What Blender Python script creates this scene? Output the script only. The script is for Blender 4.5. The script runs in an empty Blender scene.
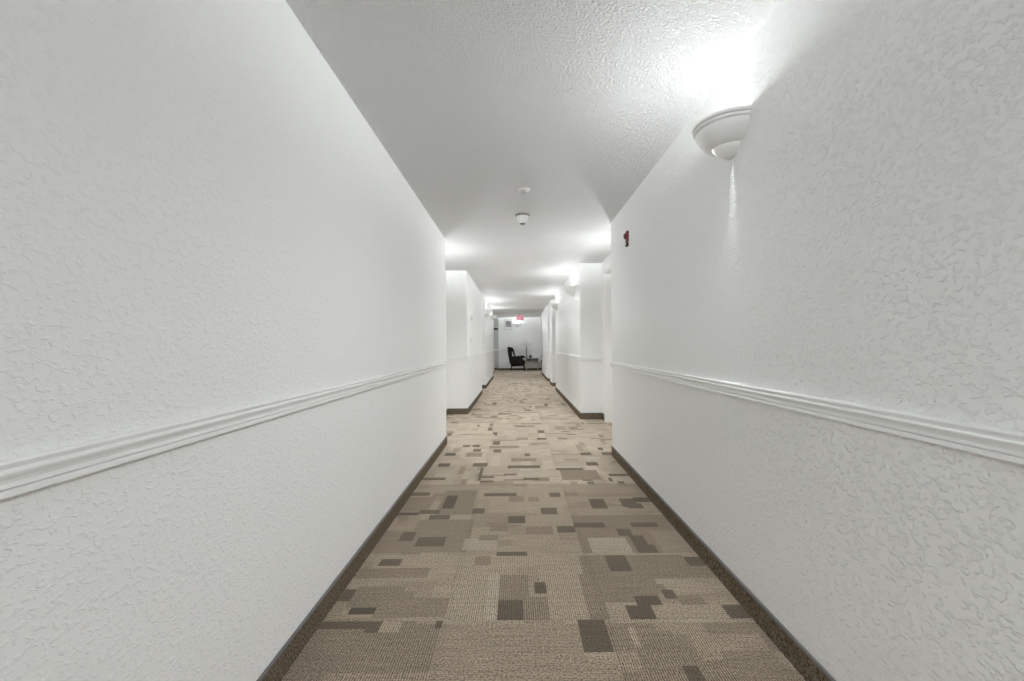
import bpy, bmesh, math, random
from mathutils import Vector, Matrix

S = bpy.context.scene
COL = S.collection
PI = math.pi

# ------------------------------------------------------------------ camera, world, exposure
H = 1.10            # eye height
F = 505.0           # focal length in pixels of the 1024 wide frame
VPX, VPY = 516.5, 345.2
ROLL = math.radians(0.45)
cam_d = bpy.data.cameras.new('camera')
cam = bpy.data.objects.new('camera', cam_d)
COL.objects.link(cam)
cam.location = (0, 0, H)
cam.rotation_mode = 'QUATERNION'
cam.rotation_quaternion = (Matrix.Rotation(PI/2, 3, 'X') @ Matrix.Rotation(-ROLL, 3, 'Z')).to_quaternion()
cam_d.sensor_width = 36.0
cam_d.lens = F / 1024.0 * 36.0
cam_d.shift_x = (512 - VPX) / 1024.0
cam_d.shift_y = (VPY - 340.5) / 1024.0
cam_d.clip_start = 0.05
S.camera = cam

w = bpy.data.worlds.new('world')
S.world = w
w.use_nodes = True
w.node_tree.nodes['Background'].inputs[0].default_value = (0.9, 0.95, 1.0, 1)
w.node_tree.nodes['Background'].inputs[1].default_value = 1.6

S.view_settings.view_transform = 'Standard'
S.view_settings.look = 'None'
S.view_settings.gamma = 1.0
S.view_settings.use_curve_mapping = False
S.view_settings.exposure = 0.0
try:
    S.cycles.max_bounces = 16
    S.cycles.diffuse_bounces = 12
    S.cycles.sample_clamp_indirect = 6.0
except Exception:
    pass

pd = bpy.data.lights.new('fill_portal', 'AREA')   # corridor end left open behind the camera, added to let in fill light
pd.shape = 'RECTANGLE'
pd.size, pd.size_y = 1.74, 2.30
pd.cycles.is_portal = True
po = bpy.data.objects.new('fill_portal', pd)
COL.objects.link(po)
po.location = (0.075, -3.0, 1.15)
po.rotation_euler = (PI/2, 0, 0)

LAMP_W = 50.0       # watts of each sconce's bulb
DOWN_FILL_W = 27.0       # watts of the added downward fill under each sconce
LEAK_W = 36.0       # watts of the slit under each sconce
LAMP_C = (0.94, 0.975, 1.0)


def floor_pt(px, py):
    """pixel of the photograph -> (x, y) on the floor"""
    dx, dy = px - VPX, py - VPY
    tx, ty = dx - ROLL*dy, dy + ROLL*dx
    z = F*H/ty
    return tx*z/F, z


# ------------------------------------------------------------------ materials
def mat(name, col, rough=0.5, metal=0.0, spec=0.3, bump=None, emit=None, var=0.0):
    m = bpy.data.materials.new(name)
    m.use_nodes = True
    nt = m.node_tree
    b = nt.nodes['Principled BSDF']
    b.inputs['Base Color'].default_value = (*col, 1)
    b.inputs['Roughness'].default_value = rough
    b.inputs['Metallic'].default_value = metal
    b.inputs['Specular IOR Level'].default_value = spec
    tc = nt.nodes.new('ShaderNodeTexCoord')
    if var:
        n = nt.nodes.new('ShaderNodeTexNoise')
        n.inputs['Scale'].default_value = 60
        n.inputs['Detail'].default_value = 3
        nt.links.new(tc.outputs['Object'], n.inputs['Vector'])
        mr = nt.nodes.new('ShaderNodeMapRange')
        mr.inputs['To Min'].default_value = 1-var
        mr.inputs['To Max'].default_value = 1+var
        nt.links.new(n.outputs['Fac'], mr.inputs['Value'])
        vm = nt.nodes.new('ShaderNodeVectorMath')
        vm.operation = 'SCALE'
        vm.inputs[0].default_value = col
        nt.links.new(mr.outputs['Result'], vm.inputs['Scale'])
        nt.links.new(vm.outputs['Vector'], b.inputs['Base Color'])
    if bump:
        sc, st, dist, lo, hi, stretch = bump
        mp = nt.nodes.new('ShaderNodeMapping')
        mp.inputs['Scale'].default_value = stretch
        nt.links.new(tc.outputs['Object'], mp.inputs['Vector'])
        n = nt.nodes.new('ShaderNodeTexNoise')
        n.inputs['Scale'].default_value = sc
        n.inputs['Detail'].default_value = 3.0
        n.inputs['Roughness'].default_value = 0.55
        n.inputs['Distortion'].default_value = 0.6
        nt.links.new(mp.outputs['Vector'], n.inputs['Vector'])
        mr = nt.nodes.new('ShaderNodeMapRange')
        mr.interpolation_type = 'SMOOTHSTEP'
        mr.inputs['From Min'].default_value = lo
        mr.inputs['From Max'].default_value = hi
        nt.links.new(n.outputs['Fac'], mr.inputs['Value'])
        bp = nt.nodes.new('ShaderNodeBump')
        bp.inputs['Strength'].default_value = st
        bp.inputs['Distance'].default_value = dist
        nt.links.new(mr.outputs['Result'], bp.inputs['Height'])
        nt.links.new(bp.outputs['Normal'], b.inputs['Normal'])
    if emit:
        b.inputs['Emission Color'].default_value = (*emit[0], 1)
        b.inputs['Emission Strength'].default_value = emit[1]
    return m


M_WALL = mat('knockdown_wall_paint', (0.85, 0.855, 0.845), 0.6, spec=0.25,
             bump=(58, 0.5, 0.0035, 0.48, 0.70, (1.0, 0.85, 1.4)))
M_WALLR = mat('knockdown_wall_paint_coarse', (0.85, 0.855, 0.845), 0.55, spec=0.3,
              bump=(58, 0.66, 0.0049, 0.485, 0.695, (1.0, 0.85, 1.4)))
M_CEIL = mat('stipple_ceiling_paint', (0.79, 0.79, 0.785), 0.75, spec=0.15,
             bump=(90, 0.9, 0.0065, 0.38, 0.66, (1, 1, 1)))
M_TRIM = mat('satin_white_trim', (0.83, 0.835, 0.82), 0.38, spec=0.4)
M_GREYWALL = mat('grey_end_wall', (0.50, 0.50, 0.49), 0.6, spec=0.25)  # darker grey than the other walls
M_DOOR = mat('white_door_paint', (0.86, 0.86, 0.85), 0.45, spec=0.35)
M_CAP = mat('grey_vinyl_cap', (0.12, 0.115, 0.11), 0.5, spec=0.3)
M_PLASTER = mat('white_plaster', (0.84, 0.84, 0.83), 0.55, spec=0.3)
M_PLASTIC = mat('white_plastic', (0.78, 0.78, 0.76), 0.35, spec=0.4)
M_GREYPL = mat('grey_plastic', (0.22, 0.22, 0.22), 0.4)
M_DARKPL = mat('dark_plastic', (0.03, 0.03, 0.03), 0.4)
M_CHROME = mat('brushed_nickel', (0.55, 0.55, 0.54), 0.3, metal=1.0)
M_BULB = mat('glowing_bulb', (1, 1, 1), 0.4, emit=((1, 0.97, 0.92), 6.0))
M_RED = mat('red_alarm_plastic', (0.15, 0.012, 0.018), 0.35, spec=0.5)
M_EXITR = mat('lit_exit_red', (0.55, 0.14, 0.2), 0.4, emit=((1.0, 0.24, 0.36), 0.22))
M_EXITL = mat('lit_exit_letters', (0.75, 0.45, 0.5), 0.4, emit=((1.0, 0.6, 0.68), 0.25))
M_CHAIR = mat('black_upholstery', (0.007, 0.0065, 0.006), 0.55, spec=0.25, var=0.3)
M_WOOD = mat('dark_wood', (0.028, 0.018, 0.014), 0.4, spec=0.4, var=0.3)
M_TABLE = mat('pale_painted_wood', (0.55, 0.56, 0.50), 0.4, spec=0.4, var=0.1)
M_DRAWER = mat('charcoal_drawer_paint', (0.10, 0.105, 0.09), 0.45, var=0.2)
M_SHADE = mat('pale_lamp_shade', (0.62, 0.63, 0.57), 0.7, spec=0.1)
M_CERAM = mat('white_ceramic', (0.82, 0.82, 0.78), 0.25, spec=0.5)
M_FRAME = mat('pale_silver_frame', (0.62, 0.62, 0.61), 0.4, spec=0.4)
M_MAT = mat('white_mat_board', (0.78, 0.78, 0.77), 0.7)
M_DARKSIGN = mat('dark_sign_plate', (0.025, 0.027, 0.022), 0.4)


def picture_mat():
    m = mat('grey_abstract_print', (0.25, 0.25, 0.26), 0.5)
    nt = m.node_tree
    tc = nt.nodes.new('ShaderNodeTexCoord')
    n = nt.nodes.new('ShaderNodeTexNoise')
    n.inputs['Scale'].default_value = 7
    n.inputs['Detail'].default_value = 4
    nt.links.new(tc.outputs['Object'], n.inputs['Vector'])
    r = nt.nodes.new('ShaderNodeValToRGB')
    r.color_ramp.elements[0].position = 0.35
    r.color_ramp.elements[0].color = (0.10, 0.10, 0.11, 1)
    r.color_ramp.elements[1].position = 0.7
    r.color_ramp.elements[1].color = (0.42, 0.41, 0.42, 1)
    nt.links.new(n.outputs['Fac'], r.inputs['Fac'])
    nt.links.new(r.outputs['Color'], nt.nodes['Principled BSDF'].inputs['Base Color'])
    return m


M_PRINT = picture_mat()


def carpet_mat():
    m = bpy.data.materials.new('patchwork_carpet_tile')
    m.use_nodes = True
    nt = m.node_tree
    L = nt.links.new
    N = nt.nodes.new
    b = nt.nodes['Principled BSDF']
    b.inputs['Roughness'].default_value = 0.95
    b.inputs['Specular IOR Level'].default_value = 0.05
    try:
        b.inputs['Sheen Weight'].default_value = 0.35
        b.inputs['Sheen Tint'].default_value = (0.95, 0.80, 0.64, 1)
        b.inputs['Sheen Roughness'].default_value = 0.6
    except Exception:
        pass
    col = N('ShaderNodeAttribute'); col.attribute_name = 'patch'
    rib = N('ShaderNodeAttribute'); rib.attribute_name = 'rib'      # x: direction, y: depth of the ribs
    sep = N('ShaderNodeSeparateXYZ'); L(rib.outputs['Vector'], sep.inputs[0])
    tc = N('ShaderNodeTexCoord')
    p = N('ShaderNodeSeparateXYZ'); L(tc.outputs['Object'], p.inputs[0])
    mix = N('ShaderNodeMix'); mix.data_type = 'FLOAT'
    L(sep.outputs['X'], mix.inputs[0]); L(p.outputs['X'], mix.inputs[2]); L(p.outputs['Y'], mix.inputs[3])
    mu = N('ShaderNodeMath'); mu.operation = 'MULTIPLY'; mu.inputs[1].default_value = 2*PI/0.0090
    L(mix.outputs[0], mu.inputs[0])
    si = N('ShaderNodeMath'); si.operation = 'SINE'; L(mu.outputs[0], si.inputs[0])
    a = N('ShaderNodeMath'); a.operation = 'MULTIPLY'; L(si.outputs[0], a.inputs[0]); L(sep.outputs['Y'], a.inputs[1])
    # loop pile speckle
    n = N('ShaderNodeTexNoise'); n.inputs['Scale'].default_value = 130; n.inputs['Detail'].default_value = 2
    L(tc.outputs['Object'], n.inputs['Vector'])
    mr = N('ShaderNodeMapRange'); mr.inputs['From Min'].default_value = 0.25; mr.inputs['From Max'].default_value = 0.75
    mr.inputs['To Min'].default_value = -0.9; mr.inputs['To Max'].default_value = 0.9
    L(n.outputs['Fac'], mr.inputs['Value'])
    # slow streaks
    mp = N('ShaderNodeMapping'); mp.inputs['Scale'].default_value = (5, 60, 1)
    L(tc.outputs['Object'], mp.inputs['Vector'])
    n2 = N('ShaderNodeTexNoise'); n2.inputs['Scale'].default_value = 1.0; n2.inputs['Detail'].default_value = 2
    L(mp.outputs['Vector'], n2.inputs['Vector'])
    mr2 = N('ShaderNodeMapRange'); mr2.inputs['From Min'].default_value = 0.3; mr2.inputs['From Max'].default_value = 0.7
    mr2.inputs['To Min'].default_value = 0.84; mr2.inputs['To Max'].default_value = 1.16
    L(n2.outputs['Fac'], mr2.inputs['Value'])
    s1 = N('ShaderNodeMath'); s1.operation = 'ADD'; L(a.outputs[0], s1.inputs[0]); L(mr.outputs[0], s1.inputs[1])
    s2 = N('ShaderNodeMath'); s2.operation = 'ADD'; L(s1.outputs[0], s2.inputs[0]); L(mr2.outputs[0], s2.inputs[1])
    vm = N('ShaderNodeVectorMath'); vm.operation = 'SCALE'
    L(col.outputs['Color'], vm.inputs[0]); L(s2.outputs[0], vm.inputs['Scale'])
    L(vm.outputs['Vector'], b.inputs['Base Color'])
    bp = N('ShaderNodeBump'); bp.inputs['Strength'].default_value = 0.35; bp.inputs['Distance'].default_value = 0.002
    L(s1.outputs[0], bp.inputs['Height']); L(bp.outputs['Normal'], b.inputs['Normal'])
    return m


def carpet_base_mat():
    m = mat('brown_carpet_base', (0.085, 0.068, 0.052), 0.95, spec=0.05)
    nt = m.node_tree
    L = nt.links.new
    tc = nt.nodes.new('ShaderNodeTexCoord')
    n = nt.nodes.new('ShaderNodeTexNoise')
    n.inputs['Scale'].default_value = 130
    n.inputs['Detail'].default_value = 2
    L(tc.outputs['Object'], n.inputs['Vector'])
    r = nt.nodes.new('ShaderNodeValToRGB')
    r.color_ramp.elements[0].position = 0.33
    r.color_ramp.elements[0].color = (0.050, 0.037, 0.026, 1)
    r.color_ramp.elements[1].position = 0.68
    r.color_ramp.elements[1].color = (0.25, 0.20, 0.145, 1)
    L(n.outputs['Fac'], r.inputs['Fac'])
    L(r.outputs['Color'], nt.nodes['Principled BSDF'].inputs['Base Color'])
    return m


M_CARPET = carpet_mat()
M_CBASE = carpet_base_mat()


# ------------------------------------------------------------------ mesh helpers
def obj(name, bm, m, parent=None, smooth=False, loc=None):
    me = bpy.data.meshes.new(name)
    bmesh.ops.recalc_face_normals(bm, faces=bm.faces[:])
    bm.to_mesh(me)
    bm.free()
    for p in me.polygons:
        p.use_smooth = smooth
    ms = m if isinstance(m, (list, tuple)) else [m]
    for k in ms:
        me.materials.append(k)
    o = bpy.data.objects.new(name, me)
    COL.objects.link(o)
    if loc:
        o.location = loc
    if parent:
        o.parent = parent
    if smooth:
        try:
            me.set_sharp_from_angle(angle=math.radians(40))
        except Exception:
            pass
    return o


def tag(o, label, cat, group=None):
    o['label'] = label
    o['category'] = cat
    if group:
        o['group'] = group
    return o


def thing(name, label, cat, loc=(0, 0, 0), rz=0, group=None):
    o = bpy.data.objects.new(name, None)
    COL.objects.link(o)
    o.empty_display_size = 0.1
    o.location = loc
    o.rotation_euler = (0, 0, rz)
    return tag(o, label, cat, group)


def struct(o):
    o['kind'] = 'structure'
    return o


def box(bm, x0, x1, y0, y1, z0, z1, bev=0.0, seg=2):
    vs = [bm.verts.new((x, y, z)) for z in (z0, z1) for x, y in ((x0, y0), (x1, y0), (x1, y1), (x0, y1))]
    fs = [(3, 2, 1, 0), (4, 5, 6, 7), (0, 1, 5, 4), (1, 2, 6, 5), (2, 3, 7, 6), (3, 0, 4, 7)]
    faces = [bm.faces.new([vs[i] for i in f]) for f in fs]
    if bev:
        es = list({e for f in faces for e in f.edges})
        bmesh.ops.bevel(bm, geom=es, offset=bev, segments=seg, affect='EDGES', profile=0.5)
    return faces


def prism(bm, pts, z0, z1, axis='z'):
    def P(a, b, c):
        return (a, b, c) if axis == 'z' else ((a, c, b) if axis == 'y' else (c, a, b))
    lo = [bm.verts.new(P(a, b, z0)) for a, b in pts]
    hi = [bm.verts.new(P(a, b, z1)) for a, b in pts]
    n = len(pts)
    for i in range(n):
        j = (i+1) % n
        bm.faces.new((lo[i], lo[j], hi[j], hi[i]))
    bm.faces.new(lo[::-1])
    bm.faces.new(hi)


def lathe(bm, prof, seg=32, a0=0.0, a1=2*PI, c=(0, 0, 0)):
    """prof: list of (r, z) swept about z from a0 to a1"""
    full = abs(a1-a0-2*PI) < 1e-6
    n = seg if full else seg+1
    rings = []
    for r, z in prof:
        if r < 1e-6:
            v = bm.verts.new((c[0], c[1], c[2]+z))
            rings.append([v]*n)
        else:
            rings.append([bm.verts.new((c[0]+r*math.cos(a0+(a1-a0)*k/seg), c[1]+r*math.sin(a0+(a1-a0)*k/seg), c[2]+z)) for k in range(n)])
    for A, B in zip(rings, rings[1:]):
        for k in range(seg):
            k2 = (k+1) % n
            q = []
            for v in (A[k], A[k2], B[k2], B[k]):
                if v not in q:
                    q.append(v)
            if len(q) >= 3:
                try:
                    bm.faces.new(q)
                except ValueError:
                    pass


def tube(bm, pts, radii, seg=10):
    rings = []
    for i, p in enumerate(pts):
        p = Vector(p)
        t = (Vector(pts[min(i+1, len(pts)-1)]) - Vector(pts[max(i-1, 0)])).normalized()
        u = t.cross(Vector((0, 1, 0)))
        if u.length < 1e-3:
            u = t.cross(Vector((1, 0, 0)))
        u.normalize()
        v = t.cross(u)
        r = radii[i] if isinstance(radii, (list, tuple)) else radii
        rings.append([bm.verts.new(p + (u*math.cos(2*PI*k/seg) + v*math.sin(2*PI*k/seg))*r) for k in range(seg)])
    for A, B in zip(rings, rings[1:]):
        for k in range(seg):
            bm.faces.new((A[k], A[(k+1) % seg], B[(k+1) % seg], B[k]))
    bm.faces.new(rings[0][::-1])
    bm.faces.new(rings[-1])


def offset_poly(pts, d):
    """offset an open polyline by d to its left"""
    out = []
    n = len(pts)
    dirs = []
    for i in range(n-1):
        a = Vector(pts[i+1]) - Vector(pts[i])
        dirs.append(a.normalized())
    for i in range(n):
        p = Vector(pts[i])
        if i == 0:
            nrm = Vector((-dirs[0].y, dirs[0].x)); out.append(p + nrm*d); continue
        if i == n-1:
            nrm = Vector((-dirs[-1].y, dirs[-1].x)); out.append(p + nrm*d); continue
        n1 = Vector((-dirs[i-1].y, dirs[i-1].x))
        n2 = Vector((-dirs[i].y, dirs[i].x))
        k = (n1+n2)
        k = k / max(1e-6, k.dot(n1))
        out.append(p + k*d)
    return out


def sweep(bm, pts, prof, sign=1, mat_of=None):
    """sweep a closed profile of (d, z) along the wall polyline pts; d measured into the room"""
    rows = []
    for d, z in prof:
        rows.append([bm.verts.new((q.x, q.y, z)) for q in offset_poly(pts, d*sign)])
    n = len(rows)
    for i in range(n):
        j = (i+1) % n
        for k in range(len(pts)-1):
            f = bm.faces.new((rows[i][k], rows[i][k+1], rows[j][k+1], rows[j][k]))
            if mat_of:
                f.material_index = mat_of(i)
    for k in (0, len(pts)-1):
        try:
            bm.faces.new([r[k] for r in rows])
        except ValueError:
            pass


# ------------------------------------------------------------------ the plan of the corridor
XL, XR = -0.793, 0.943
AL, AR = -1.115, 1.26
CZ = H + 1.203
Y0 = -3.0
YE = 22.2
LEFT = [(XL, Y0), (XL, 5.65), (AL, 5.65), (AL, 8.1), (XL, 8.1), (XL, 11.5), (AL, 11.5), (AL, 12.9), (XL, 12.9),
        (XL, 17.0), (AL, 17.0), (AL, 19.5), (-0.90, 19.5), (-0.90, 20.0), (-2.6, 20.0), (-2.6, 22.55)]
RIGHT = [(XR, Y0), (XR, 5.0), (AR, 5.0), (AR, 7.45), (XR, 7.45), (XR, 12.2), (AR, 12.2), (AR, 13.45), (XR, 13.45),
         (XR, 14.3), (1.06, 14.3), (1.06, 15.2), (XR, 15.2), (XR, 18.9), (2.6, 18.9), (2.6, YE)]
END = [(-2.6, 22.55), (-0.79, 22.55), (-0.79, YE), (0.33, YE), (0.33, YE-0.06), (2.6, YE-0.06)]
DOOR_H = 2.13


def wall(name, pts, outer, notch=None, m=None):
    """solid wall between the room-side polyline and an outer line; notch=(i, y0, y1, depth): a door recess cut into
    segment i with a header above it"""
    bm = bmesh.new()
    p = list(pts)
    if notch:
        i, a, b, d = notch
        x = p[i][0]
        p[i+1:i+1] = [(x, a), (x+d, a), (x+d, b), (x, b)]
        box(bm, min(x, x+d), max(x, x+d), a, b, DOOR_H, CZ)
    prism(bm, p + outer, 0, CZ)
    return struct(obj(name, bm, m or M_WALL))


RN = (2, 6.10, 7.16, 0.32)
LN = (2, 6.85, 7.80, -0.13)
wall('wall_left', LEFT, [(-2.8, 22.55), (-2.8, Y0)], LN)
wall('wall_right', RIGHT, [(2.8, YE), (2.8, Y0)], RN, M_WALLR)
bm = bmesh.new()
prism(bm, END[1:] + [(2.8, YE), (2.8, 23.0), (-0.79, 23.0)], 0, CZ)
struct(obj('wall_end', bm, M_WALL))
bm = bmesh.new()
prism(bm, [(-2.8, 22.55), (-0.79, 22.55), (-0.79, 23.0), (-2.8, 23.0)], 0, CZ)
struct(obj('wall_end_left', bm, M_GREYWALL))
bm = bmesh.new()
box(bm, -2.8, 2.8, Y0-0.2, 23.0, CZ, CZ+0.2)
struct(obj('ceiling', bm, M_CEIL))

# chair rail: bead, quirk, second bead, cove, flat fillet
ZT, ZB = 0.930, 0.873
hh = ZT-ZB
RAIL = [(0.000, ZT), (0.010, ZT), (0.0155, ZT-0.03*hh), (0.017, ZT-0.09*hh), (0.0145, ZT-0.17*hh), (0.0125, ZT-0.24*hh),
        (0.0165, ZT-0.28*hh), (0.0195, ZT-0.34*hh), (0.0185, ZT-0.41*hh), (0.0145, ZT-0.52*hh), (0.0125, ZT-0.62*hh),
        (0.0130, ZT-0.72*hh), (0.0145, ZT-0.745*hh), (0.0100, ZT-0.750*hh), (0.0100, ZT-0.780*hh), (0.0185, ZT-0.785*hh),
        (0.0195, ZT-0.97*hh), (0.0140, ZB), (0.000, ZB)]
BH = 0.094
BASE = [(0.0, 0.0), (0.008, 0.0), (0.008, BH-0.010), (0.0095, BH-0.010), (0.0095, BH-0.003), (0.006, BH), (0.0, BH)]


def base_mat(i):
    return 1 if i >= 2 else 0


def split_at(pts, i, a, b, gap=0.07):
    x = pts[i][0]
    return pts[:i+1] + [(x, a-gap)], [(x, b+gap)] + pts[i+1:]


LA, LB = split_at(LEFT, *LN[:3])
RA, RB = split_at(RIGHT, *RN[:3])
# right side: a second door closes the shallow recess further on
RB1 = RB[:RB.index((XR, 14.3))+1] + [(1.06, 14.3)]
RB2 = [(1.06, 15.2)] + RB[RB.index((XR, 15.2)):]
n = 1
for nm, runs, sg in (('left', (LA, LB), -1), ('right', (RA, RB1, RB2), 1), ('end', (END,), -1)):
    bm = bmesh.new()
    for r in runs:
        sweep(bm, r, RAIL, sg)
    o = struct(obj('trim_%d' % n, bm, M_TRIM)); n += 1
    bm = bmesh.new()
    for r in runs:
        sweep(bm, r, BASE, sg, base_mat)
    struct(obj('baseboard_%s' % nm, bm, [M_CBASE, M_CAP]))


# ------------------------------------------------------------------ doors of the apartments
def door(n, x, sgn, a, b, depth):
    """door in a recess: x = plane of the surrounding wall, sgn = direction into the wall"""
    xi = x + sgn*depth
    bm = bmesh.new()
    t = 0.035
    box(bm, min(xi, xi-sgn*t), max(xi, xi-sgn*t), a+0.03, b-0.03, 0.006, DOOR_H-0.03, 0.003)
    for (z0, z1) in ((0.18, 0.92), (1.05, 1.95)):
        for (u0, u1) in ((0.13, 0.46), (0.54, 0.87)):
            ya, yb = a+(b-a)*u0, a+(b-a)*u1
            box(bm, min(xi-sgn*t, xi-sgn*(t+0.006)), max(xi-sgn*t, xi-sgn*(t+0.006)), ya, yb, z0, z1, 0.004)
    d = struct(obj('door_%d' % n, bm, M_DOOR))
    bm = bmesh.new()
    hx = xi - sgn*(t+0.001)
    lathe(bm, [(0.0, 0), (0.028, 0), (0.028, 0.006), (0.011, 0.010), (0.010, 0.035), (0.0, 0.035)], 20)
    box(bm, -0.009, 0.009, -0.10, 0.012, 0.028, 0.042, 0.004)
    bmesh.ops.transform(bm, matrix=Matrix.Translation((hx, a+0.11, 1.0)) @ Matrix.Rotation(-sgn*PI/2, 4, 'Y'), verts=bm.verts[:])
    obj('door_handle', bm, M_CHROME, d, True)
    # casing and jambs
    bm = bmesh.new()
    c = 0.065
    x0, x1 = sorted((x, x-sgn*0.012))
    box(bm, x0, x1, a-c, a, 0, DOOR_H+c, 0.003)
    box(bm, x0, x1, b, b+c, 0, DOOR_H+c, 0.003)
    box(bm, x0, x1, a, b, DOOR_H, DOOR_H+c, 0.003)
    j0, j1 = sorted((x, xi))
    box(bm, j0, j1, a, a+0.028, 0, DOOR_H)
    box(bm, j0, j1, b-0.028, b, 0, DOOR_H)
    box(bm, j0, j1, a, b, DOOR_H-0.028, DOOR_H)
    obj('door_frame', bm, M_DOOR, d)
    return d


door(1, AR, 1, RN[1], RN[2], RN[3])
door(2, AL, -1, LN[1], LN[2], -LN[3])
# door in the shallow recess: the leaf closes it from wall to wall
bm = bmesh.new()
box(bm, 1.025, 1.06, 14.33, 15.17, 0.006, 2.10, 0.003)
for (z0, z1) in ((0.18, 0.92), (1.05, 1.95)):
    for (u0, u1) in ((14.43, 14.70), (14.80, 15.07)):
        box(bm, 1.019, 1.025, u0, u1, z0, z1, 0.004)
d3 = struct(obj('door_3', bm, M_DOOR))
bm = bmesh.new()
for (a, b, z0, z1) in ((14.30, 14.33, 0, 2.13), (15.17, 15.20, 0, 2.13), (14.30, 15.20, 2.10, 2.16)):
    box(bm, 1.01, 1.06, a, b, z0, z1)
obj('door_frame', bm, M_DOOR, d3)
bm = bmesh.new()
lathe(bm, [(0.0, 0), (0.028, 0), (0.028, 0.006), (0.011, 0.010), (0.012, 0.035), (0.027, 0.05), (0.02, 0.062), (0.0, 0.065)], 20)
bmesh.ops.transform(bm, matrix=Matrix.Translation((1.024, 14.42, 1.0)) @ Matrix.Rotation(-PI/2, 4, 'Y'), verts=bm.verts[:])
obj('door_handle', bm, M_CHROME, d3, True)

# ------------------------------------------------------------------ carpet tiles
TW = 0.643
TX0, TY0 = -0.302 - 2*TW, 2.02 - 8*TW
NX, NY = 8, 41
RES = 24
TONE = {'E': (0.340, 0.282, 0.220), 'e': (0.295, 0.240, 0.182), 'L': (0.430, 0.367, 0.297), 'l': (0.378, 0.320, 0.257), 'n': (0.252, 0.202, 0.151), 'm': (0.190, 0.151, 0.112),
        'g': (0.178, 0.149, 0.110), 'd': (0.066, 0.050, 0.035), 'D': (0.030, 0.022, 0.015)}
rng = random.Random(11)
# patches read off the photograph: x0, x1 (at the patch's middle), y0, y1, tone, ribbed
SEEN = [
    (348, 376, 608, 615, 'd', 0), (320, 378, 620.5, 629, 'd', 1), (366, 376, 628, 632, 'd', 1), (377, 402, 621, 632, 'l', 0),
    (437, 444, 621, 629, 'd', 1), (484, 497, 575, 620, 'L', 0), (497, 521, 600, 620, 'd', 1), (521, 551, 597, 620, 'm', 1),
    (497, 530, 575, 600, 'm', 1), (533, 549, 582, 595, 'd', 1), (555, 584, 560, 620, 'l', 0), (582, 600, 575, 620, 'm', 0),
    (580, 588, 555, 575, 'm', 0),
    (583, 689, 555.5, 579, 'g', 0), (590, 660, 579, 594, 'm', 0),
    (628, 655, 604, 619, 'd', 0), (633, 657, 595, 604, 'd', 0), (727, 757, 604, 617, 'd', 0), (584, 610, 621, 650, 'd', 0),
    (587, 613, 651, 664, 'l', 0), (637, 690, 630, 690, 'm', 1), (684, 706, 667, 690, 'd', 1), (628, 641, 626, 647, 'l', 0),
    (700, 730, 640, 690, 'm', 1), (690, 715, 621, 660, 'n', 1),
    (378, 401, 559, 565.5, 'd', 0), (356, 428, 567.5, 577, 'm', 0), (341, 377, 581.5, 588, 'l', 0),
    (351, 402, 587, 607, 'g', 0), (339, 353, 588, 601, 'd', 0), (349, 380, 607, 616, 'D', 0), (380, 445, 597, 616, 'm', 0),
    (607, 628, 556, 571, 'd', 0), (688, 710, 557, 566, 'd', 0), (694, 716, 566, 577, 'm', 0), (665, 728, 578, 592, 'l', 0),
    (661, 677, 591, 599, 'd', 0),
    (440, 475, 490, 515, 'g', 0), (412, 470, 520, 552, 'g', 0), (375, 405, 531, 553, 'm', 0), (398, 430, 497, 513, 'm', 0),
    (443, 457, 496, 508.5, 'D', 0), (396, 419, 512.5, 515, 'D', 0), (419, 441, 510, 514, 'd', 0), (431, 448, 515, 520, 'd', 0),
    (403, 416, 531.5, 541.5, 'd', 0), (416, 445, 538, 545.5, 'd', 0), (466, 499, 538, 550, 'L', 0), (491, 508, 522, 532, 'm', 0),
    (480, 496, 535, 541, 'm', 0), (496, 528, 551, 555, 'd', 0), (474, 486, 508, 514, 'd', 0), (485, 516, 493.5, 496.5, 'd', 0),
    (408, 430, 493, 495.5, 'd', 0), (510, 524, 496.5, 501.5, 'm', 0), (548, 562, 493, 496.5, 'd', 0), (540, 556, 508, 514, 'd', 0),
    (589, 605, 498.5, 508, 'd', 0), (619, 635, 498.5, 507, 'd', 0), (628, 644, 503, 508, 'd', 0), (635, 656, 497.5, 501.5, 'D', 0),
    (510, 527, 516, 523.5, 'd', 0),
    (575, 690, 515, 553, 'm', 0), (655, 700, 530, 553, 'n', 0),
    (573, 604, 523.5, 528, 'd', 0), (632, 657, 522, 527, 'd', 0), (615, 631, 529, 535, 'd', 0), (631, 644, 535, 546, 'd', 0),
    (636, 655, 544, 553, 'd', 0), (590, 630, 537.5, 553, 'L', 0), (559, 573, 526, 532, 'd', 0),
    (444, 456, 453, 456, 'D', 0), (439, 450, 463.5, 466.5, 'D', 0), (473, 487, 463, 466.5, 'd', 0), (465, 481, 453, 456.5, 'm', 0),
    (494, 501, 441, 445, 'd', 0), (493, 500, 449.5, 452.5, 'd', 0), (510, 537, 458, 461.5, 'm', 1), (508, 540, 465.5, 468, 'd', 1),
    (580, 592, 452.5, 455.5, 'D', 0), (587, 599, 462, 465.5, 'D', 0), (602, 617, 452.5, 455, 'd', 0), (505, 518, 474, 475.5, 'd', 0),
    (523, 539, 477.5, 480, 'd', 0), (555, 583, 468, 470, 'd', 1), (479, 483, 468, 481, 'd', 0), (422, 447, 477.5, 480, 'd', 0),
    (448, 452, 433.5, 436, 'D', 0), (609, 632, 473.5, 476, 'd', 0), (560, 600, 470, 480, 'm', 1),
]
seen = []
for x0, x1, y0, y1, t, rb in SEEN:
    ym = (y0+y1)/2
    ax = floor_pt(x0, ym)[0]; bx = floor_pt(x1, ym)[0]
    a, b = floor_pt((x0+x1)/2, y1)[1], floor_pt((x0+x1)/2, y0)[1]
    seen.append((ax, bx, a, b, t, rb))


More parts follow.
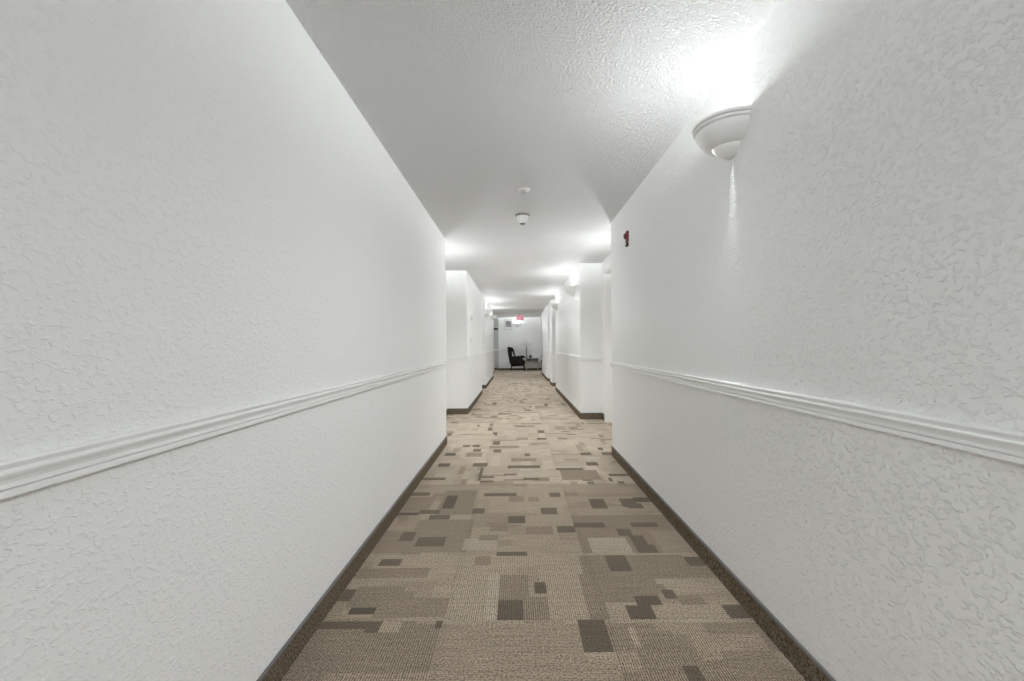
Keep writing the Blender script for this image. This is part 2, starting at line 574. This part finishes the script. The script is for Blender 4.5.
def random_tile():
    """a quarter-turned patchwork of rectangles on a RES x RES grid"""
    g = [['n']*RES for _ in range(RES)]
    r0 = 0
    while r0 < RES:
        hgt = rng.choice((2, 2, 3, 3, 4, 5))
        c0 = 0
        while c0 < RES:
            wd = rng.choice((4, 5, 6, 8, 10, 12, 16))
            t = rng.choices('Llnmgd', (0.28, 0.44, 0.15, 0.07, 0.02, 0.04))[0]
            for r in range(r0, min(RES, r0+hgt)):
                for c in range(c0, min(RES, c0+wd)):
                    g[r][c] = t
            c0 += wd
        r0 += hgt
    for _ in range(rng.choice((1, 1, 2, 3))):
        a, b = rng.choice(((1, 6), (2, 4), (2, 5), (1, 4), (3, 4)))
        r, c = rng.randrange(RES-a), rng.randrange(RES-b)
        t = rng.choices('dD', (0.6, 0.4))[0]
        for i in range(a):
            for j in range(b):
                g[r+i][c+j] = t
    return g


bm = bmesh.new()
nx, ny = NX*RES, NY*RES
cs = TW/RES
verts = [[bm.verts.new((TX0+i*cs, TY0+j*cs, 0.0)) for i in range(nx+1)] for j in range(ny+1)]
tones, ribs = [], []
for tj in range(NY):
    tiles = [random_tile() for _ in range(NX)]
    amps = [rng.choice((0.18, 0.30, 0.45)) for _ in range(NX)]
    bases = [rng.uniform(0.92, 1.07) for _ in range(NX)]
    for jj in range(RES):
        j = tj*RES+jj
        for i in range(nx):
            ti, ii = divmod(i, RES)
            bm.faces.new((verts[j][i], verts[j][i+1], verts[j+1][i+1], verts[j+1][i]))
            turned = (ti + tj + 1) % 2
            t = tiles[ti][ii][jj] if turned else tiles[ti][jj][ii]
            x, y = TX0+(i+0.5)*cs, TY0+(j+0.5)*cs
            amp = amps[ti]
            if y >= 4.0:  # far tiles in lighter tones, the brighter light there painted in
                t = {'n': 'E', 'm': 'n', 'd': 'd' if (ti+tj) % 3 else 'm'}.get(t, t)
            if y < 4.0:  # near tiles in darker tones, the weaker light painted in
                t = {'L': 'e', 'l': 'e', 'd': 'm', 'D': 'm', 'm': 'n', 'g': 'n'}.get(t, 'n')
            if y < 2.0:                          # nearest row: plain ribbed fields
                t = 'n' if ti == 2 else 'm'
                if ti == 3 and ((ii//7 + jj//4) % 3 == 0):
                    t = 'n'
                if ti == 1 and ii > 10 and jj < 12:
                    t = 'n'
                amp = 0.50 if turned else 0.22
            for (ax, bx, a, b, tt, rb) in seen:
                if ax <= x <= bx and a <= y <= b:
                    t = {'L': 'E', 'l': 'e'}.get(tt, tt)
                    if rb:
                        amp = 0.6
            v = TONE[t]
            k = bases[ti]
            if ii in (0,) or jj in (0,):
                k *= 0.93
            tones.append((v[0]*k, v[1]*k, v[2]*k, 1.0))
            ribs.append((0.0 if turned else 1.0, amp, 0.0))
fl = obj('floor', bm, M_CARPET)
at = fl.data.attributes.new('patch', 'FLOAT_COLOR', 'FACE')
at.data.foreach_set('color', [c for t in tones for c in t])
at = fl.data.attributes.new('rib', 'FLOAT_VECTOR', 'FACE')
at.data.foreach_set('vector', [c for t in ribs for c in t])
struct(fl)

# ------------------------------------------------------------------ half-bowl plaster wall sconces
RIM = H + 0.950
SR = 0.170


def soften(ld, smooth=0.21):
    ld.use_nodes = True
    nt = ld.node_tree
    e = nt.nodes['Emission']
    f = nt.nodes.new('ShaderNodeLightFalloff')
    f.inputs['Strength'].default_value = 1.0
    f.inputs['Smooth'].default_value = smooth
    nt.links.new(f.outputs['Linear'], e.inputs['Strength'])


def make_sconce(label, loc, rz):
    """built against a wall in the xz plane, bowl reaching out to -y"""
    t = thing('wall_sconce', label, 'wall light', loc, rz, 'half-bowl sconces along the corridor')
    a0, a1 = PI, 2*PI
    outer = [(0.150, -0.001), (0.169, 0.0), (0.172, -0.003), (0.172, -0.012), (0.168, -0.0145), (0.158, -0.015), (0.157, -0.018),
             (0.166, -0.020), (0.166, -0.028), (0.162, -0.030), (0.152, -0.0305), (0.151, -0.034), (0.159, -0.036), (0.157, -0.046),
             (0.150, -0.058), (0.140, -0.073), (0.126, -0.088), (0.108, -0.101), (0.094, -0.107), (0.088, -0.107)]
    inner = [(0.085, -0.102), (0.104, -0.090), (0.116, -0.079), (0.130, -0.064), (0.139, -0.050), (0.143, -0.028), (0.150, -0.001)]
    bm = bmesh.new()
    lathe(bm, outer+inner, 40, a0, a1)
    for v in bm.verts:
        v.co.x *= 1.05
        v.co.y *= 0.95
    obj('bowl', bm, M_PLASTER, t, True)
    bm = bmesh.new()
    cup = [(0.076, -0.080), (0.079, -0.084), (0.078, -0.100), (0.070, -0.118), (0.053, -0.135), (0.028, -0.146), (0.0, -0.149)]
    cin = [(0.0, -0.143), (0.025, -0.140), (0.048, -0.130), (0.064, -0.115), (0.072, -0.099), (0.072, -0.084), (0.076, -0.080)]
    lathe(bm, cup+cin, 28, a0, a1)
    obj('lower_cup', bm, M_PLASTER, t, True)
    bm = bmesh.new()
    box(bm, -0.055, 0.055, -0.010, -0.0005, -0.075, -0.010, 0.003)
    obj('back_plate', bm, M_PLASTIC, t)
    bm = bmesh.new()
    lathe(bm, [(0.0, -0.026), (0.012, -0.026), (0.014, -0.010), (0.010, 0.0), (0.018, 0.012), (0.024, 0.030), (0.020, 0.047), (0.0, 0.054)], 16)
    bmesh.ops.transform(bm, matrix=Matrix.Translation((0, -0.008, -0.055)) @ Matrix.Rotation(PI/2, 4, 'X') @ Matrix.Translation((0, 0, 0.027)), verts=bm.verts[:])
    obj('bulb', bm, M_BULB, t, True)
    ld = bpy.data.lights.new('bulb_glow', 'POINT')
    ld.energy = LAMP_W
    ld.color = LAMP_C
    ld.shadow_soft_size = 0.03
    soften(ld)
    l = bpy.data.objects.new('bulb_glow', ld)
    COL.objects.link(l)
    l.location = (0, -0.085, -0.012)
    l.parent = t
    sd = bpy.data.lights.new('slit_glow', 'SPOT')
    sd.energy = LEAK_W
    sd.color = LAMP_C
    sd.spot_size = math.radians(38)
    sd.spot_blend = 0.5
    sd.shadow_soft_size = 0.003
    soften(sd, 0.03)
    s = bpy.data.objects.new('slit_glow', sd)
    COL.objects.link(s)
    s.location = (0, -0.014, -0.1525)
    s.rotation_euler = (math.radians(17), 0, 0)
    s.parent = t
    dd = bpy.data.lights.new('down_fill', 'SPOT')  # added wide fill for lower walls and floor, no visible source
    dd.energy = DOWN_FILL_W
    dd.color = LAMP_C
    dd.spot_size = math.radians(165)
    dd.spot_blend = 1.0
    dd.shadow_soft_size = 0.03
    soften(dd, 0.4)
    s = bpy.data.objects.new('down_fill', dd)
    COL.objects.link(s)
    s.location = (0, -0.075, -0.165)
    s.rotation_euler = (math.radians(-30), 0, 0)
    s.parent = t
    return t


def copy_thing(src, loc, rz, label):
    r = src.copy()
    COL.objects.link(r)
    r.location = loc
    r.rotation_euler = (0, 0, rz)
    r['label'] = label
    for ch in list(src.children):
        c = ch.copy()
        COL.objects.link(c)
        c.parent = r
        for g in list(ch.children):
            d = g.copy()
            COL.objects.link(d)
            d.parent = c
    return r


RZ_R, RZ_L, RZ_E = -PI/2, PI/2, 0.0     # against the right wall, the left wall, the end wall
sc0 = make_sconce('large white half-bowl wall sconce high on the near right wall, largest in view', (XR, 2.19, RIM), RZ_R)
SC = [
    (XR, 8.28, RZ_R, 'small white sconce on the right wall just past the first projecting corner'),
    (XR, 11.60, RZ_R, 'small white sconce on the right wall, last before the second projecting corner'),
    (XL, 13.40, RZ_L, 'white sconce on the far left wall, nearer of the two left ones in view'),
    (XL, 16.00, RZ_L, 'white sconce on the far left wall, farther of the two, beside the dark sign'),
    (0.045, YE, RZ_E, 'tiny white sconce on the end wall just below the red exit sign'),
    (AL, 6.30, RZ_L, 'sconce inside the left alcove, hidden behind the wall corner, glowing on the ceiling'),
    (AR, 5.72, RZ_R, 'sconce inside the right alcove, hidden behind the wall corner, glowing on the ceiling'),
    (XL, -0.90, RZ_L, 'sconce on the left wall behind the camera'),
    (XR, -1.90, RZ_R, 'sconce on the right wall behind the camera'),
    (2.6, 20.6, RZ_R, 'sconce round the corner on the right in the end lobby'),
]
for x, y, rz, lb in SC:
    copy_thing(sc0, (x, y, RIM), rz, lb)

# ------------------------------------------------------------------ ceiling devices
t = thing('smoke_detector', 'white tapered smoke detector with dark tip hanging from the ceiling', 'smoke detector', (0.065, 4.66, CZ))
bm = bmesh.new()
lathe(bm, [(0.0, 0.0), (0.066, 0.0), (0.066, -0.010), (0.060, -0.014), (0.0, -0.014)], 32)
obj('mounting_base', bm, M_GREYPL, t, True)
bm = bmesh.new()
lathe(bm, [(0.0, -0.014), (0.056, -0.014), (0.053, -0.026), (0.043, -0.050), (0.034, -0.074), (0.030, -0.080), (0.0, -0.080)], 32)
obj('detector_body', bm, M_PLASTIC, t, True)
bm = bmesh.new()
lathe(bm, [(0.0, -0.080), (0.026, -0.080), (0.026, -0.086), (0.016, -0.092), (0.0, -0.092)], 24)
obj('sensor_tip', bm, M_GREYPL, t, True)

t = thing('fire_sprinkler', 'flush white sprinkler plate on the ceiling nearer than the smoke detector', 'sprinkler', (0.068, 3.90, CZ))
bm = bmesh.new()
lathe(bm, [(0.0, 0.0), (0.046, 0.0), (0.046, -0.004), (0.036, -0.012), (0.026, -0.014), (0.022, -0.004), (0.0, -0.004)], 28)
obj('escutcheon', bm, M_PLASTIC, t, True)
bm = bmesh.new()
lathe(bm, [(0.0, -0.004), (0.008, -0.004), (0.008, -0.018), (0.006, -0.026), (0.0, -0.026)], 16)
for k in range(8):
    a = 2*PI*k/8
    r = Matrix.Rotation(a, 4, 'Z')
    vs0 = set(bm.verts)
    box(bm, 0.004, 0.019, -0.003, 0.003, -0.030, -0.0262)
    bmesh.ops.transform(bm, matrix=r, verts=[v for v in bm.verts if v not in vs0])
obj('deflector', bm, M_CHROME, t)

# ------------------------------------------------------------------ fire alarm on the right wall
t = thing('fire_alarm', 'small dark red fire alarm horn high on the right wall', 'fire alarm', (XR, 4.24, 1.985), RZ_R)
bm = bmesh.new()
box(bm, -0.034, 0.034, -0.018, 0.0, -0.028, 0.064, 0.006)
obj('housing', bm, M_RED, t)
bm = bmesh.new()
vs0 = set()
lathe(bm, [(0.0, 0.018), (0.010, 0.018), (0.010, 0.014), (0.015, 0.014), (0.015, 0.017), (0.020, 0.017), (0.020, 0.012), (0.027, 0.008), (0.028, 0.0), (0.0, 0.0)], 28)
bmesh.ops.transform(bm, matrix=Matrix.Translation((0, -0.017, 0.022)) @ Matrix.Rotation(PI/2, 4, 'X'), verts=bm.verts[:])
obj('horn_grille', bm, M_RED, t, True)
bm = bmesh.new()
prism(bm, [(-0.022, -0.032), (0.022, -0.032), (0.022, -0.062), (-0.022, -0.062)], -0.020, 0.0, 'y')
obj('strobe_base', bm, M_DARKPL, t)
bm = bmesh.new()
box(bm, -0.016, 0.016, -0.028, -0.0195, -0.053, -0.036, 0.003)
obj('strobe_lens', bm, M_PLASTIC, t)

# ------------------------------------------------------------------ wall plates on the left block
t = thing('thermostat', 'tiny white thermostat on the left wall, upper of the two wall plates', 'thermostat', (XL, 8.85, 1.575), RZ_L)
bm = bmesh.new()
box(bm, -0.055, 0.055, -0.022, 0.0, -0.042, 0.042, 0.006)
obj('casing', bm, M_PLASTIC, t)
bm = bmesh.new()
box(bm, -0.030, 0.012, -0.0245, -0.0215, -0.010, 0.024, 0.001)
obj('display', bm, M_GREYPL, t)
t = thing('light_switch', 'tiny white light switch on the left wall, below the thermostat', 'light switch', (XL, 8.72, 1.19), RZ_L)
bm = bmesh.new()
box(bm, -0.037, 0.037, -0.006, 0.0, -0.058, 0.058, 0.002)
obj('wall_plate', bm, M_PLASTIC, t)
bm = bmesh.new()
prism(bm, [(-0.0055, -0.010), (-0.016, 0.008), (-0.012, 0.013), (-0.0055, 0.012)], -0.006, 0.006, 'x')
obj('toggle', bm, M_GREYPL, t)

# ------------------------------------------------------------------ exit sign hanging at the far end of the corridor
t = thing('exit_sign', 'red lit EXIT sign hung from the ceiling at the corridor end', 'exit sign', (0.145, 19.9, CZ))
bm = bmesh.new()
box(bm, -0.140, 0.140, -0.03, 0.03, -0.205, -0.035, 0.006)
obj('housing', bm, M_EXITR, t)
bm = bmesh.new()
lathe(bm, [(0.0, 0.0), (0.05, 0.0), (0.05, -0.010), (0.014, -0.016), (0.014, -0.036), (0.0, -0.036)], 20)
bmesh.ops.translate(bm, vec=(-0.05, 0, 0), verts=bm.verts[:])
obj('canopy', bm, M_EXITR, t, True)
bm = bmesh.new()
SW, CH = 0.017, 0.100


def stroke(bm, x0, z0, x1, z1, wd=SW):
    d = Vector((x1-x0, z1-z0)).normalized()
    nn = Vector((-d.y, d.x))*wd/2
    prism(bm, [(x0+nn.x, z0+nn.y), (x1+nn.x, z1+nn.y), (x1-nn.x, z1-nn.y), (x0-nn.x, z0-nn.y)], -0.0325, -0.0295, 'y')


zb, zt = -0.170, -0.070
e = -0.115
stroke(bm, e, zb, e, zt)
for z in (zb+SW/2, (zb+zt)/2, zt-SW/2):
    stroke(bm, e, z, e+0.045, z)
stroke(bm, -0.050, zb, 0.0, zt); stroke(bm, -0.050, zt, 0.0, zb)
stroke(bm, 0.030, zb, 0.030, zt)
stroke(bm, 0.055, zt-SW/2, 0.118, zt-SW/2); stroke(bm, 0.0865, zb, 0.0865, zt)
obj('letters', bm, M_EXITL, t)
bm = bmesh.new()
box(bm, 0.085, 0.138, -0.028, 0.028, -0.228, -0.204, 0.003)
obj('battery_box', bm, M_DARKPL, t)

# ------------------------------------------------------------------ picture and dark sign on the end wall
px = 22.2/505
t = thing('framed_picture', 'small framed print with white mat on the end wall above the black chair', 'picture', (-0.365, YE, 2.01))
bm = bmesh.new()
fw, fh, fr = 0.175, 0.235, 0.028
for (a, b, c, d) in ((-fw, fw, fh-fr, fh), (-fw, fw, -fh, -fh+fr), (-fw, -fw+fr, -fh+fr, fh-fr), (fw-fr, fw, -fh+fr, fh-fr)):
    box(bm, a, b, -0.028, 0.0, c, d, 0.003)
obj('frame', bm, M_FRAME, t)
bm = bmesh.new()
box(bm, -fw+fr, fw-fr, -0.014, -0.006, -fh+fr, fh-fr)
obj('mat_board', bm, M_MAT, t)
bm = bmesh.new()
box(bm, -0.102, 0.118, -0.018, -0.0141, -0.100, 0.165)
obj('print', bm, M_PRINT, t)

t = thing('wall_sign', 'dark narrow sign plate on the grey wall left of the picture', 'sign', (-0.93, 22.55, 1.83))
bm = bmesh.new()
box(bm, -0.115, 0.115, -0.025, 0.0, -0.04, 0.04, 0.005)
obj('plate', bm, M_DARKSIGN, t)
for x in (-0.09, 0.09):
    bm = bmesh.new()
    lathe(bm, [(0.0, 0.0), (0.008, 0.0), (0.006, 0.004), (0.0, 0.005)], 12)
    bmesh.ops.transform(bm, matrix=Matrix.Translation((x, -0.0245, 0)) @ Matrix.Rotation(PI/2, 4, 'X'), verts=bm.verts[:])
    obj('screw', bm, M_CHROME, t, True)


# ------------------------------------------------------------------ wingback chair, facing +x, base at its middle
def make_chair(label, loc, rz):
    t = thing('wingback_chair', label, 'armchair', loc, rz, 'black armchairs in the end lobby')
    W = 0.34
    # seat base and cushion
    bm = bmesh.new()
    prism(bm, [(-0.24, 0.20), (0.33, 0.23), (0.35, 0.27), (0.35, 0.34), (-0.25, 0.34)], -W+0.04, W-0.04, 'y')
    obj('seat_base', bm, M_CHAIR, t)
    bm = bmesh.new()
    box(bm, -0.20, 0.37, -W+0.09, W-0.09, 0.335, 0.45, 0.035, 3)
    obj('seat_cushion', bm, M_CHAIR, t, True)
    # backrest, leaning back
    bm = bmesh.new()
    prism(bm, [(-0.27, 0.30), (-0.13, 0.33), (-0.20, 0.62), (-0.235, 0.95), (-0.26, 1.01), (-0.32, 1.04), (-0.375, 1.03), (-0.385, 0.99), (-0.35, 0.66)],
          -W+0.07, W-0.07, 'y')
    bmesh.ops.bevel(bm, geom=bm.edges[:], offset=0.02, segments=2, affect='EDGES', profile=0.5)
    obj('backrest', bm, M_CHAIR, t, True)
    for s in (-1, 1):
        y0, y1 = sorted((s*(W-0.075), s*(W-0.01)))
        bm = bmesh.new()
        prism(bm, [(-0.33, 0.60), (-0.375, 1.00), (-0.30, 1.03), (-0.16, 0.99), (-0.115, 0.90), (-0.07, 0.72), (-0.04, 0.60),
                   (-0.075, 0.60), (-0.13, 0.72), (-0.17, 0.84), (-0.20, 0.84), (-0.20, 0.60)], y0, y1, 'y')
        obj('wing', bm, M_CHAIR, t)
        bm = bmesh.new()
        prism(bm, [(-0.29, 0.32), (-0.33, 0.60), (-0.22, 0.62), (-0.03, 0.625), (0.22, 0.65), (0.33, 0.645), (0.355, 0.61),
                   (0.33, 0.575), (0.24, 0.55), (0.29, 0.46), (0.31, 0.32)], y0, y1, 'y')
        obj('arm', bm, M_CHAIR, t)
        bm = bmesh.new()
        tube(bm, [(-0.20, s*(W-0.07), 0.24), (-0.23, s*(W-0.07), 0.12), (-0.27, s*(W-0.07), 0.0)], [0.028, 0.024, 0.019], 8)
        obj('leg', bm, M_WOOD, t, True)
        bm = bmesh.new()
        tube(bm, [(0.29, s*(W-0.07), 0.25), (0.325, s*(W-0.07), 0.17), (0.315, s*(W-0.07), 0.08), (0.335, s*(W-0.07), 0.0)], [0.034, 0.034, 0.022, 0.026], 8)
        obj('leg', bm, M_WOOD, t, True)
        bm = bmesh.new()
        tube(bm, [(-0.245, s*(W-0.07), 0.075), (0.318, s*(W-0.07), 0.075)], 0.013, 8)
        obj('stretcher', bm, M_WOOD, t, True)
    return t


ch = make_chair('black wingback armchair seen from the side, facing the little table', (0.0, 21.55, 0), 0)
copy_thing(ch, (1.415, 21.55, 0), PI, 'black armchair mostly hidden behind the right wall at the corridor end')

# ------------------------------------------------------------------ side table, lamp and box
TXC, TYC, TTOP = 0.675, 21.88, 0.555
t = thing('side_table', 'small pale side table with two dark drawer fronts beside the black armchair', 'table', (TXC, TYC, 0))
bm = bmesh.new()
box(bm, -0.30, 0.30, -0.21, 0.21, TTOP-0.025, TTOP, 0.006)
obj('tabletop', bm, M_TABLE, t)
bm = bmesh.new()
box(bm, -0.26, 0.26, -0.17, 0.17, TTOP-0.15, TTOP-0.0255)
obj('apron', bm, M_TABLE, t)
for a, b in ((-0.245, -0.01), (0.01, 0.245)):
    bm = bmesh.new()
    box(bm, a, b, -0.185, -0.1705, TTOP-0.14, TTOP-0.035, 0.004)
    dr = obj('drawer', bm, M_DRAWER, t)
    bm = bmesh.new()
    lathe(bm, [(0.0, 0.0), (0.006, 0.0), (0.006, 0.010), (0.012, 0.016), (0.009, 0.024), (0.0, 0.026)], 14)
    bmesh.ops.transform(bm, matrix=Matrix.Translation(((a+b)/2, -0.1845, TTOP-0.088)) @ Matrix.Rotation(PI/2, 4, 'X'), verts=bm.verts[:])
    obj('drawer_knob', bm, M_CHROME, dr, True)
for sx in (-1, 1):
    for sy in (-1, 1):
        bm = bmesh.new()
        x, y = sx*0.235, sy*0.145
        tube(bm, [(x, y, TTOP-0.15), (x, y, 0.25), (x+sx*0.008, y, 0.0)], [0.024, 0.020, 0.013], 8)
        obj('leg', bm, M_TABLE, t, True)

LX, LY = 0.412, 21.84
t = thing('table_lamp', 'pale table lamp with white column and wide shade on the side table', 'lamp', (LX, LY, TTOP))
bm = bmesh.new()
lathe(bm, [(0.0, 0.0), (0.065, 0.0), (0.065, 0.016), (0.030, 0.028), (0.0, 0.028)], 24)
obj('base', bm, M_DARKPL, t, True)
bm = bmesh.new()
prof = [(0.0, 0.028), (0.034, 0.028), (0.044, 0.06), (0.046, 0.40), (0.034, 0.50), (0.012, 0.52), (0.012, 0.56), (0.0, 0.56)]
lathe(bm, prof, 14, PI*0.6, PI*1.6)
obj('column', bm, M_CERAM, t, True)
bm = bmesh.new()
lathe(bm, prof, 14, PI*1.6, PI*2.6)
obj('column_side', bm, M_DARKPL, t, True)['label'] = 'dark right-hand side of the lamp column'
bm = bmesh.new()
lathe(bm, [(0.235, 0.54), (0.20, 0.60), (0.13, 0.665), (0.126, 0.662), (0.196, 0.596), (0.230, 0.54), (0.235, 0.54)], 32)
for k in range(3):
    a = 2*PI*k/3
    tube(bm, [(0, 0, 0.57), (0.17*math.cos(a), 0.17*math.sin(a), 0.622)], 0.004, 6)
obj('lamp_shade', bm, M_SHADE, t, True)
bm = bmesh.new()
lathe(bm, [(0.0, 0.56), (0.006, 0.56), (0.006, 0.68), (0.018, 0.70), (0.016, 0.725), (0.0, 0.74)], 16)
obj('finial', bm, M_GREYPL, t, True)

t = thing('tissue_box', 'small dark box with a white top standing on the side table', 'box', (0.60, 21.82, TTOP))
bm = bmesh.new()
box(bm, -0.065, 0.065, -0.06, 0.06, 0.0, 0.105, 0.006)
obj('carton', bm, M_DRAWER, t)
bm = bmesh.new()
lathe(bm, [(0.0, 0.1055), (0.045, 0.1055), (0.062, 0.125), (0.050, 0.150), (0.025, 0.160), (0.0, 0.150)], 14)
for v in bm.verts:
    v.co.z += 0.010*math.sin(v.co.x*120+v.co.y*90) if v.co.z > 0.12 else 0
obj('tissue', bm, M_MAT, t, True)
